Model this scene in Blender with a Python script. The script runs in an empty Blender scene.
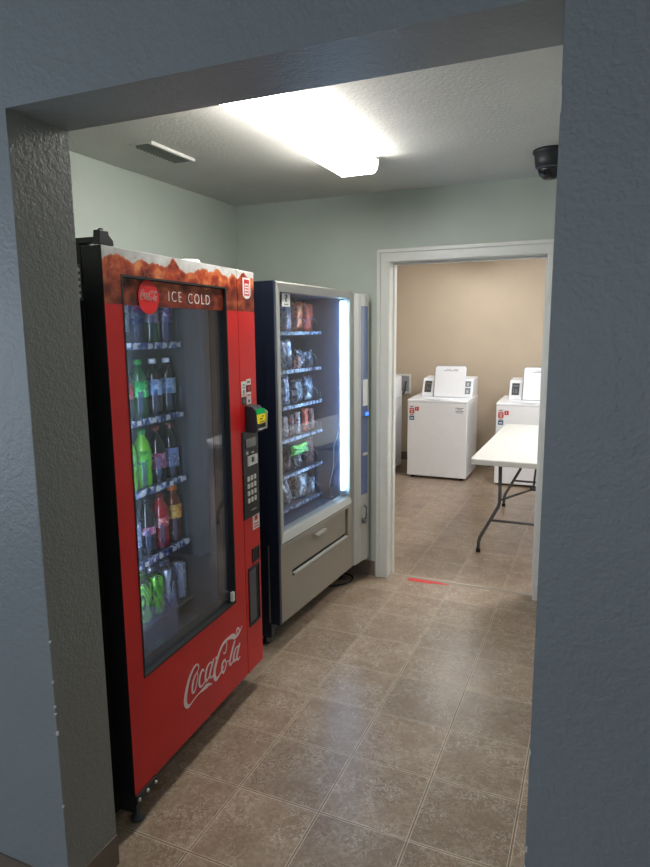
import bpy, bmesh, math, random
from mathutils import Vector, Matrix
random.seed(7)
C = bpy.context.scene.collection
PI = math.pi

# ------------------------------------------------------------------ materials
def s2l(c):
    return tuple((v / 12.92 if v <= .04045 else ((v + .055) / 1.055) ** 2.4) for v in c)
def rgb(r, g, b):
    return s2l((r / 255, g / 255, b / 255)) + (1,)
class NT:
    def __init__(s, name):
        s.m = bpy.data.materials.new(name); s.m.use_nodes = True
        s.t = s.m.node_tree; s.t.nodes.clear()
        s.out = s.n('ShaderNodeOutputMaterial')
    def n(s, typ, ins=None, **kw):
        x = s.t.nodes.new(typ)
        for k, v in kw.items(): setattr(x, k, v)
        for k, v in (ins or {}).items(): s.put(x.inputs[k], v)
        return x
    def put(s, sock, v):
        if isinstance(v, bpy.types.NodeSocket): s.t.links.new(v, sock)
        elif isinstance(v, bpy.types.Node): s.t.links.new(v.outputs[0], sock)
        else: sock.default_value = v
    def math(s, op, a, b=0.0, c=None, clamp=False):
        x = s.n('ShaderNodeMath', operation=op, use_clamp=clamp)
        s.put(x.inputs[0], a); s.put(x.inputs[1], b)
        if c is not None: s.put(x.inputs[2], c)
        return x.outputs[0]
    def mix(s, f, a, b, blend='MIX'):
        x = s.n('ShaderNodeMix', data_type='RGBA', blend_type=blend)
        s.put(x.inputs[0], f); s.put(x.inputs[6], a); s.put(x.inputs[7], b)
        return x.outputs[2]
    def ramp(s, f, stops):
        x = s.n('ShaderNodeValToRGB'); s.put(x.inputs[0], f)
        e = x.color_ramp.elements
        while len(e) < len(stops): e.new(.5)
        for i, (p, c) in enumerate(stops):
            e[i].position = p; e[i].color = c if len(c) == 4 else tuple(c) + (1,)
        return x.outputs[0]
    def coord(s, scale=(1, 1, 1)):
        tc = s.n('ShaderNodeTexCoord')
        mp = s.n('ShaderNodeMapping', {0: tc.outputs['Object']}); mp.inputs['Scale'].default_value = scale
        return mp.outputs[0]
    def noise(s, vec, scale, detail=3, rough=.55, dist=0):
        x = s.n('ShaderNodeTexNoise'); s.put(x.inputs['Vector'], vec)
        x.inputs['Scale'].default_value = scale; x.inputs['Detail'].default_value = detail
        x.inputs['Roughness'].default_value = rough; x.inputs['Distortion'].default_value = dist
        return x.outputs['Fac']
    def bump(s, h, strength=.3, dist=.002):
        return s.n('ShaderNodeBump', {'Height': h, 'Strength': strength, 'Distance': dist}).outputs[0]
    def bsdf(s, col, rough=.5, metal=0, normal=None, **kw):
        p = s.n('ShaderNodeBsdfPrincipled')
        s.put(p.inputs['Base Color'], col); s.put(p.inputs['Roughness'], rough); s.put(p.inputs['Metallic'], metal)
        if normal is not None: s.put(p.inputs['Normal'], normal)
        for k, v in kw.items(): s.put(p.inputs[k.replace('_', ' ')], v)
        return p.outputs[0]
    def end(s, sh):
        s.put(s.out.inputs[0], sh); return s.m

def plain(name, c, rough=.5, metal=0, var=.06, scale=14, bump=0, bscale=200, **kw):
    t = NT(name); v = t.coord()
    f = t.noise(v, scale)
    dark = tuple(x * (1 - var) for x in c[:3]) + (1,); lite = tuple(min(1, x * (1 + var)) for x in c[:3]) + (1,)
    col = t.ramp(f, [(.3, dark), (.7, lite)])
    nrm = t.bump(t.noise(v, bscale, 2), bump, .001) if bump else None
    return t.end(t.bsdf(col, rough, metal, nrm, **kw))

def paint(name, c, bscale=95, strength=.5, dist=.004, rough=.5, var=.04):
    """rolled wall paint over an orange-peel texture"""
    t = NT(name); v = t.coord()
    a = t.noise(v, bscale, 3, .55); b = t.noise(v, bscale * .45, 2, .5)
    h = t.math('ADD', t.math('MULTIPLY', a, .6), t.math('MULTIPLY', b, .7))
    f = t.noise(v, 3.5, 4)
    dark = tuple(x * (1 - var) for x in c[:3]) + (1,); lite = tuple(x * (1 + var) for x in c[:3]) + (1,)
    return t.end(t.bsdf(t.ramp(f, [(.3, dark), (.7, lite)]), rough, 0, t.bump(h, strength, dist)))

def emis(name, c, strength):
    t = NT(name); v = t.coord()
    col = t.ramp(t.noise(v, 5, 1), [(.2, c), (.8, tuple(min(1, x * 1.02) for x in c[:3]) + (1,))])
    e = t.n('ShaderNodeEmission', {'Color': col, 'Strength': strength})
    return t.end(e.outputs[0])

def floor_mat():
    t = NT('vinyl_tile_floor')
    v = t.coord()
    mp = t.n('ShaderNodeVectorMath', {0: v, 1: (1.083 + 30 * .3048, -1.404 + 30 * .3048, 0)}, operation='ADD').outputs[0]
    uv = t.n('ShaderNodeVectorMath', {0: mp, 1: (1 / .3048,) * 3}, operation='MULTIPLY').outputs[0]
    fl = t.n('ShaderNodeVectorMath', {0: uv}, operation='FLOOR').outputs[0]
    fr = t.n('ShaderNodeVectorMath', {0: uv}, operation='FRACTION').outputs[0]
    sp = t.n('ShaderNodeSeparateXYZ', {0: fr})
    def near(c):
        e = t.math('SUBTRACT', .5, t.math('ABSOLUTE', t.math('SUBTRACT', c, .5)))   # distance to the tile joint, in tiles
        two = t.math('ABSOLUTE', t.math('SUBTRACT', e, .014))                        # the pair of pale lines
        line = t.math('SUBTRACT', 1, t.math('MULTIPLY', two, 170), clamp=True)
        joint = t.math('SUBTRACT', 1, t.math('MULTIPLY', e, 130), clamp=True)
        return line, joint
    lx, jx = near(sp.outputs[0]); ly, jy = near(sp.outputs[1])
    line = t.math('MAXIMUM', lx, ly); joint = t.math('MAXIMUM', jx, jy)
    wn = t.n('ShaderNodeTexWhiteNoise', {'Vector': fl}); 
    off = t.n('ShaderNodeVectorMath', {0: wn.outputs['Color'], 1: (9, 9, 9)}, operation='MULTIPLY').outputs[0]
    pv = t.n('ShaderNodeVectorMath', {0: v, 1: off}, operation='ADD').outputs[0]
    big = t.noise(pv, 7, 5, .6, .4)
    fine = t.noise(pv, 55, 5, .65)
    speck = t.noise(pv, 170, 3, .7)
    base = t.ramp(big, [(.28, rgb(134, 114, 95)), (.5, rgb(152, 132, 112)), (.74, rgb(169, 151, 131))])
    base = t.mix(t.ramp(fine, [(.38, (0, 0, 0)), (.66, (1, 1, 1))]), t.mix(.5, base, rgb(112, 92, 75)), base)
    veins = t.noise(pv, 34, 6, .70, 1.3)
    vm = t.math('SUBTRACT', 1, t.math('MULTIPLY', t.math('ABSOLUTE', t.math('SUBTRACT', veins, .53)), 34), clamp=True)
    gate = t.ramp(t.noise(pv, 9, 3, .6), [(.36, (.12, .12, .12)), (.62, (1, 1, 1))])
    base = t.mix(t.math('MULTIPLY', t.math('MULTIPLY', vm, gate), .78), base, rgb(216, 204, 190))
    base = t.mix(t.math('MULTIPLY', t.ramp(speck, [(.62, (0, 0, 0)), (.74, (1, 1, 1))]), .35), base, rgb(196, 180, 160))
    tone = t.ramp(wn.outputs['Value'], [(0, (.86, .86, .86)), (1, (1.06, 1.05, 1.04))])
    base = t.mix(1.0, base, tone, 'MULTIPLY')
    brk = t.ramp(t.noise(v, 13, 3), [(.3, (.45, .45, .45)), (.55, (1, 1, 1))])
    base = t.mix(t.math('MULTIPLY', line, brk), base, rgb(212, 196, 176))
    base = t.mix(t.math('MULTIPLY', joint, .8), base, rgb(92, 74, 60))
    h = t.math('SUBTRACT', t.math('MULTIPLY', fine, .4), t.math('MULTIPLY', joint, 1.0))
    rough = t.math('ADD', t.math('MULTIPLY', fine, .12), .24)
    return t.end(t.bsdf(base, rough, 0, t.bump(h, .35, .0015), Specular_IOR_Level=.5))

def cola_mat():
    """printed vinyl of the soda machine: drop-speckled red below, cola and ice picture above z = 1.66"""
    t = NT('printed_cola_vinyl'); v = t.coord()
    sp = t.n('ShaderNodeSeparateXYZ', {0: v}); z = sp.outputs[2]
    vo = t.n('ShaderNodeTexVoronoi', {'Vector': v, 'Scale': 26.0, 'Randomness': 1.0})
    drop = t.ramp(vo.outputs['Distance'], [(.0, (1, 1, 1)), (.10, (1, 1, 1)), (.15, (0, 0, 0))])
    gate = t.ramp(t.n('ShaderNodeSeparateColor', {0: vo.outputs['Color']}).outputs[0], [(.55, (0, 0, 0)), (.6, (1, 1, 1))])
    d = t.math('MULTIPLY', drop, gate)
    ring = t.math('MULTIPLY', t.ramp(vo.outputs['Distance'], [(.06, (0, 0, 0)), (.11, (1, 1, 1)), (.16, (0, 0, 0))]), gate)
    red = t.ramp(t.noise(v, 3, 3), [(.3, rgb(186, 18, 22)), (.7, rgb(205, 26, 28))])
    red = t.mix(t.math('MULTIPLY', d, .5), red, rgb(232, 92, 80))
    red = t.mix(t.math('MULTIPLY', ring, .7), red, rgb(120, 6, 10))
    # ice and cola
    sv = t.n('ShaderNodeMapping', {0: v}); sv.inputs['Scale'].default_value = (1.0, 1, 1.25)
    wob = t.n('ShaderNodeTexNoise', {'Vector': sv.outputs[0], 'Scale': 9.0, 'Detail': 3.0})
    wv = t.mix(.10, sv.outputs[0], wob.outputs['Color'])
    ice = t.n('ShaderNodeTexVoronoi', {'Vector': wv, 'Scale': 21.0}, feature='SMOOTH_F1')
    icec = t.n('ShaderNodeTexVoronoi', {'Vector': wv, 'Scale': 21.0})
    n1 = t.noise(v, 16, 5, .62, .8)
    f = t.math('ADD', t.math('MULTIPLY', ice.outputs['Distance'], .55), t.math('MULTIPLY', n1, .75))
    cola = t.ramp(f, [(.34, rgb(60, 14, 8)), (.5, rgb(122, 30, 14)), (.64, rgb(168, 62, 26)), (.84, rgb(222, 140, 84))])
    fac = t.n('ShaderNodeTexVoronoi', {'Vector': wv, 'Scale': 21.0}, feature='DISTANCE_TO_EDGE')
    fe = t.ramp(fac.outputs['Distance'], [(.0, (1, 1, 1)), (.07, (0, 0, 0))])
    cola = t.mix(t.math('MULTIPLY', fe, t.math('MULTIPLY', n1, .4)), cola, rgb(226, 150, 98))
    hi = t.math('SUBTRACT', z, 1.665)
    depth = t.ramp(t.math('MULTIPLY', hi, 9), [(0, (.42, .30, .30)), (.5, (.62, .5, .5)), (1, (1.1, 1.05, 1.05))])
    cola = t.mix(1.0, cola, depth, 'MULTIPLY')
    # jagged line of ice tops
    x = t.n('ShaderNodeCombineXYZ', {0: sp.outputs[0], 1: 0.0, 2: t.math('MULTIPLY', z, .35)}).outputs[0]
    jag = t.n('ShaderNodeTexVoronoi', {'Vector': x, 'Scale': 17.0}).outputs['Distance']
    top = t.math('SUBTRACT', t.math('ADD', 1.806, t.math('MULTIPLY', t.noise(x, 30, 4, .7), .03)), t.math('MULTIPLY', jag, .05))
    above = t.math('MULTIPLY', t.math('SUBTRACT', z, top), 260, clamp=True)
    edge = t.math('SUBTRACT', 1, t.math('MULTIPLY', t.math('ABSOLUTE', t.math('SUBTRACT', z, top)), 190), clamp=True)
    mist = t.ramp(t.noise(v, 20, 3), [(.3, rgb(178, 176, 172)), (.7, rgb(212, 210, 208))])
    fizz = t.n('ShaderNodeTexVoronoi', {'Vector': v, 'Scale': 60.0})
    fz = t.ramp(fizz.outputs['Distance'], [(.12, (.7, .7, .7)), (.2, (0, 0, 0))])
    mist = t.mix(t.math('MULTIPLY', fz, t.ramp(t.noise(v, 12), [(.5, (0, 0, 0)), (.6, (1, 1, 1))])), mist, rgb(150, 90, 62))
    pic = t.mix(above, cola, mist)
    pic = t.mix(t.math('MULTIPLY', edge, .6), pic, rgb(196, 112, 62))
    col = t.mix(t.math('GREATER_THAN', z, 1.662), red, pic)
    return t.end(t.bsdf(col, .42, 0, Specular_IOR_Level=.4))

def glass_mat(name, tint, ior=1.5, haze=0.0, hazecol=(.8, .85, .9, 1)):
    t = NT(name); v = t.coord()
    tr = t.n('ShaderNodeBsdfTransparent', {'Color': tint})
    gl = t.n('ShaderNodeBsdfGlossy', {'Color': (1, 1, 1, 1), 'Roughness': .015})
    g = t.n('ShaderNodeNewGeometry')
    c = t.math('ABSOLUTE', t.n('ShaderNodeVectorMath', {0: g.outputs['Incoming'], 1: g.outputs['Normal']}, operation='DOT_PRODUCT').outputs['Value'])
    f0 = ((ior - 1) / (ior + 1)) ** 2
    fr = t.math('ADD', t.math('MULTIPLY', t.math('POWER', t.math('SUBTRACT', 1, c), 5), 1 - f0), f0)
    mx = t.n('ShaderNodeMixShader', {0: fr, 1: tr.outputs[0], 2: gl.outputs[0]})
    if haze:
        tl = t.n('ShaderNodeBsdfTranslucent', {'Color': hazecol}); df = t.n('ShaderNodeBsdfDiffuse', {'Color': hazecol})
        a = t.n('ShaderNodeMixShader', {0: .35, 1: tl.outputs[0], 2: df.outputs[0]})
        f = t.math('MULTIPLY', t.ramp(t.noise(v, 6, 4), [(.3, (.6, .6, .6)), (.7, (1, 1, 1))]), haze)
        mx = t.n('ShaderNodeMixShader', {0: f, 1: mx.outputs[0], 2: a.outputs[0]})
    return t.end(mx.outputs[0])

def liquid(name, c, clear=.0, rough=.08):
    """plastic bottle with drink in it"""
    t = NT(name); v = t.coord()
    f = t.noise(v, 30, 2)
    col = t.ramp(f, [(.3, tuple(x * .8 for x in c[:3]) + (1,)), (.7, c)])
    p = t.bsdf(col, rough, 0, None, Coat_Weight=.5)
    if clear:
        tr = t.n('ShaderNodeBsdfTransparent', {'Color': (.86, .9, .95, 1)})
        p = t.n('ShaderNodeMixShader', {0: clear, 1: p, 2: tr.outputs[0]}).outputs[0]
    return t.end(p)

def print_mat(name, cols, scale=60, rough=.35, metal=0, stretch=(1, 1, 1), dist=1.2):
    """printed packaging: patches of a few colours"""
    t = NT(name); v = t.coord(stretch)
    oi = t.n('ShaderNodeObjectInfo').outputs['Random']
    v = t.n('ShaderNodeVectorMath', {0: v, 1: t.n('ShaderNodeCombineXYZ', {0: t.math('MULTIPLY', oi, 7), 2: t.math('MULTIPLY', oi, 3)}).outputs[0]}, operation='ADD').outputs[0]
    f = t.noise(v, scale, 3, .55, dist)
    n = len(cols)
    stops = [(.36 + .28 * i / max(1, n - 1), c) for i, c in enumerate(cols)]
    return t.end(t.bsdf(t.ramp(f, stops), rough, metal, t.bump(t.noise(v, scale * 1.5, 2), .25, .002)))

def brushed(name, c, rough=.35, metal=.7):
    t = NT(name); v = t.coord((3, 3, 160))
    f = t.noise(v, 4, 3)
    col = t.ramp(f, [(.3, tuple(x * .93 for x in c[:3]) + (1,)), (.7, c)])
    return t.end(t.bsdf(col, rough, metal))

M = {}
M['hall_paint'] = paint('blue_grey_wall_paint', rgb(132, 140, 143), 130, .6, .004, .42)
M['reveal_paint'] = paint('taupe_grey_reveal_paint', rgb(128, 128, 125), 130, .6, .004, .36)
M['niche_paint'] = paint('pale_green_wall_paint', rgb(178, 186, 176), 120, .25, .002, .55)
M['laundry_paint'] = paint('beige_wall_paint', rgb(192, 176, 155), 120, .15, .002, .6)
M['ceiling_paint'] = paint('off_white_ceiling_paint', rgb(212, 210, 203), 130, .6, .004, .8)
M['white_trim'] = plain('white_trim_paint', rgb(214, 213, 207), .35, 0, .03)
M['floor'] = floor_mat()
M['vinyl_base'] = plain('taupe_vinyl_baseboard', rgb(112, 98, 86), .45)
M['steel_strip'] = brushed('steel_strip', rgb(190, 182, 170), .3, .9)
M['tape'] = plain('red_tape', rgb(222, 48, 52), .4, 0, .1, 60)
M['cola'] = cola_mat()
M['black'] = plain('black_metal', rgb(22, 23, 27), .38, .2, .1)
M['black_plastic'] = plain('black_plastic', rgb(26, 27, 31), .45, 0, .1)
M['rubber'] = plain('black_rubber', rgb(12, 12, 13), .7)
M['dark_int'] = plain('dark_cabinet_lining', rgb(60, 64, 70), .5, 0, .1)
M['navy'] = plain('navy_black_steel', rgb(30, 36, 54), .4, .2, .08)
M['navy_int'] = plain('dark_slate_lining', rgb(46, 54, 74), .45, 0, .08)
M['red_glass'] = glass_mat('dark_tinted_glass', (.90, .92, .94, 1), 1.55, .012)
M['snack_glass'] = glass_mat('hazed_display_glass', (.95, .97, 1, 1), 1.4, .085, (.62, .78, 1, 1))  # bluish haze in the glass imitates bloom around the LED tube
M['silver'] = brushed('silver_frame_metal', rgb(160, 159, 152), .48, .25)
M['taupe_metal'] = brushed('taupe_grey_metal', rgb(146, 138, 126), .42, .35)
M['taupe_dark'] = brushed('taupe_grey_metal_recess', rgb(128, 120, 110), .45, .3)
M['payment_blue'] = plain('slate_blue_panel', rgb(74, 88, 122), .3)
M['chrome'] = plain('chrome', rgb(205, 205, 208), .18, 1, .03)
M['zinc'] = plain('zinc_screw', rgb(190, 188, 180), .35, .7)
M['rail'] = print_mat('clear_rail_with_price_strips', [rgb(30, 38, 62), rgb(84, 100, 150), rgb(225, 232, 250)], 42, .25, 0, (1, 1, .6), .5)
M['rail_dark'] = print_mat('dark_rail_painted_glints', [rgb(34, 38, 54), rgb(60, 68, 92), rgb(200, 208, 230)], 95, .25, 0, (1, 1, .5), .5)  # pale specks in the colour stand for glints on the rail
M['tag_grey'] = plain('grey_price_tag', rgb(150, 154, 166), .5)
M['white_print'] = plain('white_vinyl_print', rgb(226, 222, 218), .5)
M['logo_white'] = plain('white_logo_print', rgb(214, 198, 196), .45)
M['white_paper'] = plain('white_paper_sticker', rgb(212, 210, 206), .6)
M['red_print'] = plain('red_print', rgb(190, 30, 34), .5)
M['disc_red'] = plain('bright_red_print', rgb(222, 28, 32), .4)
M['grey_print'] = plain('grey_print', rgb(96, 98, 104), .5)
M['black_print'] = plain('black_print', rgb(20, 20, 22), .5)
M['blue_print'] = plain('blue_print', rgb(46, 96, 138), .5)
M['screen_green'] = emis('green_screen', rgb(40, 190, 100), .55)
M['screen_yellow'] = emis('yellow_screen', rgb(236, 214, 50), .65)
M['button'] = plain('pale_key_plastic', rgb(204, 202, 196), .4)
M['led_blue'] = emis('blue_led', rgb(40, 90, 255), 5)
M['led_strip'] = emis('cool_white_led_tube', (.36, .64, 1, 1), 48)
M['led_soft'] = emis('cool_white_cabinet_led', (.62, .76, 1, 1), 50)
M['tube_light'] = emis('fluorescent_lens', (1, .975, .93, 1), 27)
M['laundry_light'] = emis('laundry_lens', (.99, .985, .97, 1), 13)
M['laundry_fill_light'] = emis('added_laundry_lens', (.99, .985, .97, 1), 40)  # lens of an added lamp that brightens the washer fronts
M['appliance'] = plain('white_appliance_enamel', rgb(232, 234, 238), .25, 0, .015)
M['appliance_grey'] = plain('grey_appliance_panel', rgb(126, 132, 138), .35)
M['dark_slot'] = plain('dark_coin_panel', rgb(70, 76, 82), .4)
M['table_white'] = plain('white_moulded_plastic', rgb(206, 206, 202), .4, 0, .02, 20, .1)
M['table_leg'] = plain('grey_powder_coated_steel', rgb(96, 98, 104), .4, .4)
M['vent_grey'] = plain('grey_vent_louvre', rgb(128, 132, 124), .5)
M['vent'] = plain('white_vent_enamel', rgb(206, 206, 198), .4)
M['vent_dark'] = plain('dark_duct', rgb(58, 60, 58), .7)
M['hose'] = plain('grey_rubber_hose', rgb(70, 74, 80), .5)
M['recess_grey'] = plain('grey_recess_plastic', rgb(150, 154, 158), .5)
M['chip'] = plain('bare_plaster_chip', rgb(214, 210, 202), .8)
M['dome'] = plain('smoked_dome', rgb(18, 20, 24), .12)
M['clear'] = glass_mat('clear_acrylic', (.80, .86, .96, 1), 1.6, .22, (.6, .70, .98, 1))
M['clear_cup'] = glass_mat('clear_cup_plastic', (.86, .88, .96, 1), 1.5, .10, (.6, .66, .95, 1))
M['coil'] = plain('dark_steel_coil', rgb(120, 124, 134), .3, .8)

# ------------------------------------------------------------------ mesh helpers
class MB:
    def __init__(s): s.v = []; s.f = []; s.mi = []; s.sm = []
    def add(s, vs, fs, mi=0, smooth=False, mat=None):
        o = len(s.v)
        for p in vs:
            p = Vector(p); s.v.append(mat @ p if mat else p)
        for f in fs: s.f.append([o + i for i in f]); s.mi.append(mi); s.sm.append(smooth)
    def box(s, x0, x1, y0, y1, z0, z1, mi=0, mat=None):
        v = [(x, y, z) for z in (z0, z1) for y in (y0, y1) for x in (x0, x1)]
        s.add(v, [(0, 2, 3, 1), (4, 5, 7, 6), (0, 1, 5, 4), (2, 6, 7, 3), (0, 4, 6, 2), (1, 3, 7, 5)], mi, False, mat)
    def frustum(s, a, b, mi=0, mat=None):
        """a, b: (x0,x1,y0,y1,z) lower and upper rectangles"""
        v = [(x, y, a[4]) for y in a[2:4] for x in a[:2]] + [(x, y, b[4]) for y in b[2:4] for x in b[:2]]
        s.add(v, [(0, 2, 3, 1), (4, 5, 7, 6), (0, 1, 5, 4), (2, 6, 7, 3), (0, 4, 6, 2), (1, 3, 7, 5)], mi, False, mat)
    def prism(s, pts, axis, a, b, mi=0, mat=None):
        """polygon pts (2D) extruded along axis from a to b"""
        def put(p, t):
            if axis == 'x': return (t, p[0], p[1])
            if axis == 'y': return (p[0], t, p[1])
            return (p[0], p[1], t)
        n = len(pts); v = [put(p, a) for p in pts] + [put(p, b) for p in pts]
        s.add(v, [list(range(n)), list(range(2 * n - 1, n - 1, -1))] + [(i, i + n, (i + 1) % n + n, (i + 1) % n) for i in range(n)], mi, False, mat)
    def lathe(s, prof, seg=24, cx=0, cy=0, mi=0, mat=None, smooth=True):
        n = len(prof); v = []
        for r, z in prof:
            for k in range(seg):
                a = 2 * PI * k / seg; v.append((cx + r * math.cos(a), cy + r * math.sin(a), z))
        f = [(i * seg + k, i * seg + (k + 1) % seg, (i + 1) * seg + (k + 1) % seg, (i + 1) * seg + k) for i in range(n - 1) for k in range(seg)]
        if prof[0][0] > 1e-5: f.append(list(range(seg - 1, -1, -1)))
        if prof[-1][0] > 1e-5: f.append([(n - 1) * seg + k for k in range(seg)])
        s.add(v, f, mi, smooth, mat)
    def tube(s, pts, r, seg=8, mi=0, mat=None, cap=True):
        pts = [Vector(p) for p in pts]; n = len(pts); v = []
        up = None
        for i, p in enumerate(pts):
            t = (pts[min(i + 1, n - 1)] - pts[max(i - 1, 0)]).normalized()
            if up is None:
                up = t.orthogonal().normalized()
            up = (up - t * up.dot(t)); up = up.normalized() if up.length > 1e-6 else t.orthogonal().normalized()
            w = t.cross(up)
            for k in range(seg):
                a = 2 * PI * k / seg; v.append(p + (up * math.cos(a) + w * math.sin(a)) * r)
        f = [(i * seg + k, i * seg + (k + 1) % seg, (i + 1) * seg + (k + 1) % seg, (i + 1) * seg + k) for i in range(n - 1) for k in range(seg)]
        if cap: f.append(list(range(seg - 1, -1, -1))); f.append([(n - 1) * seg + k for k in range(seg)])
        s.add(v, f, mi, True, mat)
    def mesh(s, name, mats):
        me = bpy.data.meshes.new(name); me.from_pydata([tuple(p) for p in s.v], [], s.f)
        for m in (mats if isinstance(mats, (list, tuple)) else [mats]): me.materials.append(m)
        for p, i, sm in zip(me.polygons, s.mi, s.sm): p.material_index = i; p.use_smooth = sm
        bm = bmesh.new(); bm.from_mesh(me); bmesh.ops.remove_doubles(bm, verts=bm.verts, dist=1e-6)
        bmesh.ops.recalc_face_normals(bm, faces=bm.faces); bm.to_mesh(me); bm.free()
        return me
def link(name, me, parent=None, bevel=0, seg=2):
    o = bpy.data.objects.new(name, me); C.objects.link(o)
    if parent: o.parent = parent
    if bevel:
        b = o.modifiers.new('bevel', 'BEVEL'); b.width = bevel; b.segments = seg; b.limit_method = 'ANGLE'; b.angle_limit = math.radians(40)
        b.harden_normals = False
    return o
def obj(name, mb, mats, parent=None, bevel=0, seg=2): return link(name, mb.mesh(name, mats), parent, bevel, seg)
def B(name, box, mat, parent=None, bevel=0, seg=2):
    m = MB(); m.box(*box); return obj(name, m, mat, parent, bevel, seg)
def tag(o, label, cat, group=None):
    o['label'] = label; o['category'] = cat
    if group: o['group'] = group
    return o
def thing(name, label, cat, loc=(0, 0, 0), rz=0, group=None):
    o = bpy.data.objects.new(name, None); C.objects.link(o); o.location = loc; o.rotation_euler = (0, 0, rz)
    o.empty_display_size = .1
    return tag(o, label, cat, group)
def struct(o):
    o['kind'] = 'structure'; return o
def copy_tree(o, parent=None):
    c = o.copy(); C.objects.link(c)
    if parent: c.parent = parent
    for ch in list(o.children): copy_tree(ch, c)
    return c
def ring(mb, x0, x1, z0, z1, ix0, ix1, iz0, iz1, y0, y1, mi=0):
    """rectangular frame in the xz plane with depth y0..y1"""
    o = [(x0, z0), (x1, z0), (x1, z1), (x0, z1)]; i = [(ix0, iz0), (ix1, iz0), (ix1, iz1), (ix0, iz1)]
    v = [(p[0], y, p[1]) for y in (y0, y1) for p in o + i]
    f = []
    for k in range(4):
        n = (k + 1) % 4
        f += [(k, n, 4 + n, 4 + k), (8 + k, 12 + k, 12 + n, 8 + n), (k, 8 + k, 8 + n, n), (4 + k, 4 + n, 12 + n, 12 + k)]
    mb.add(v, f, mi)
def spline(pts, n=6):
    out = []
    P = [pts[0]] + list(pts) + [pts[-1]]
    for i in range(1, len(P) - 2):
        for k in range(n):
            t = k / n; r = []
            for a, b, c, d in zip(P[i - 1], P[i], P[i + 1], P[i + 2]):
                r.append(.5 * ((2 * b) + (-a + c) * t + (2 * a - 5 * b + 4 * c - d) * t * t + (-a + 3 * b - 3 * c + d) * t ** 3))
            out.append(tuple(r))
    out.append(tuple(pts[-1])); return out
def strokes(mb, S, f, d0, d1, sc=1.0, n=6, mi=0):
    """pen strokes (x, z, width) as thin raised lettering; f maps (x,z) to the plane"""
    for j, s in enumerate(S):
        q = spline(s, n); L = []; R = []
        for i, (x, z, w) in enumerate(q):
            a = q[max(i - 1, 0)]; b = q[min(i + 1, len(q) - 1)]
            tx, tz = b[0] - a[0], b[1] - a[1]; l = math.hypot(tx, tz) or 1
            nx, nz = -tz / l * w / 2 * sc, tx / l * w / 2 * sc
            L.append(f(x + nx, z + nz)); R.append(f(x - nx, z - nz))
        m = len(q); dd = d0 - .00015 * (j % 5)
        v = [(p[0], dd, p[1]) for p in L] + [(p[0], dd, p[1]) for p in R] + [(p[0], d1, p[1]) for p in L] + [(p[0], d1, p[1]) for p in R]
        F = []
        for i in range(m - 1):
            F += [(i, i + 1, m + i + 1, m + i), (2 * m + i, 3 * m + i, 3 * m + i + 1, 2 * m + i + 1), (i, 2 * m + i, 2 * m + i + 1, i + 1), (m + i, m + i + 1, 3 * m + i + 1, 3 * m + i)]
        F += [(0, m, 3 * m, 2 * m), (m - 1, 3 * m - 1, 4 * m - 1, 2 * m - 1)]
        mb.add(v, F, mi)
def text(name, body, size, mat, parent, loc, rot=(PI / 2, 0, 0), sx=1.0, space=1.0, depth=.0006, align='CENTER', bold=0):
    cu = bpy.data.curves.new(name, 'FONT'); cu.body = body; cu.size = size; cu.extrude = depth; cu.align_x = align; cu.align_y = 'CENTER'
    cu.space_character = space; cu.offset = bold
    t = bpy.data.objects.new(name, cu); C.objects.link(t)
    bpy.context.view_layer.update()
    me = bpy.data.meshes.new_from_object(t.evaluated_get(bpy.context.evaluated_depsgraph_get()))
    bpy.data.objects.remove(t); bpy.data.curves.remove(cu)
    me.materials.clear(); me.materials.append(mat)
    mt = Matrix.Translation(loc) @ Matrix.Rotation(rot[2], 4, 'Z') @ Matrix.Rotation(rot[0], 4, 'X') @ Matrix.Diagonal((sx, 1, 1, 1))
    me.transform(mt)
    return link(name, me, parent)

# ------------------------------------------------------------------ the shell
XL, YB, ZC = -2.25, 3.74, 2.395            # snack niche: left wall, back wall, ceiling
YF0, YF1 = 1.103, 1.287                     # front wall faces
JL, JR, HZ = -1.253, -.079, 2.078           # opening: left jamb, right jamb, soffit
DL, DR, DZ = -1.195, -.292, 1.992          # doorway to the laundry
XRW = .22                                  # right wall of the niche
YL = 7.5                                   # far laundry wall
LX0, LX1 = -2.95, 1.3

struct(B('floor', (-3.3, 3.0, -3.6, 7.6, -.08, 0), M['floor']))
struct(B('ceiling', (-3.3, 3.0, -3.6, 7.6, ZC, ZC + .1), M['ceiling_paint']))
m = MB()                                    # front wall round the wide opening
v = [];
m.box(-3.3, JL, YF0, YF1, 0, ZC)
m.box(JR, 3.0, YF0, YF1, 0, ZC)
m.box(JL, JR, YF0, YF1, HZ, ZC)
w = struct(obj('wall_front', m, [M['hall_paint'], M['reveal_paint'], M['niche_paint']]))
for p in w.data.polygons:                   # reveals and the niche side carry their own paint
    if p.normal.y > .5: p.material_index = 2
    elif p.normal.x > .5 and abs(p.center.x - JL) < .01: p.material_index = 1
def chips(parent, lst, name):
    for i, (x, y, z, a, b, nx) in enumerate(lst):
        mb = MB(); n = 7; pts = []
        for k in range(n):
            t = 2 * PI * k / n; r = random.uniform(.55, 1)
            pts.append((math.cos(t) * a * r, math.sin(t) * b * r))
        mb.prism([(x + px, z + pz) for px, pz in pts], 'y', y - .0012, y + .004)
        obj(name, mb, M['chip'], parent)
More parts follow.
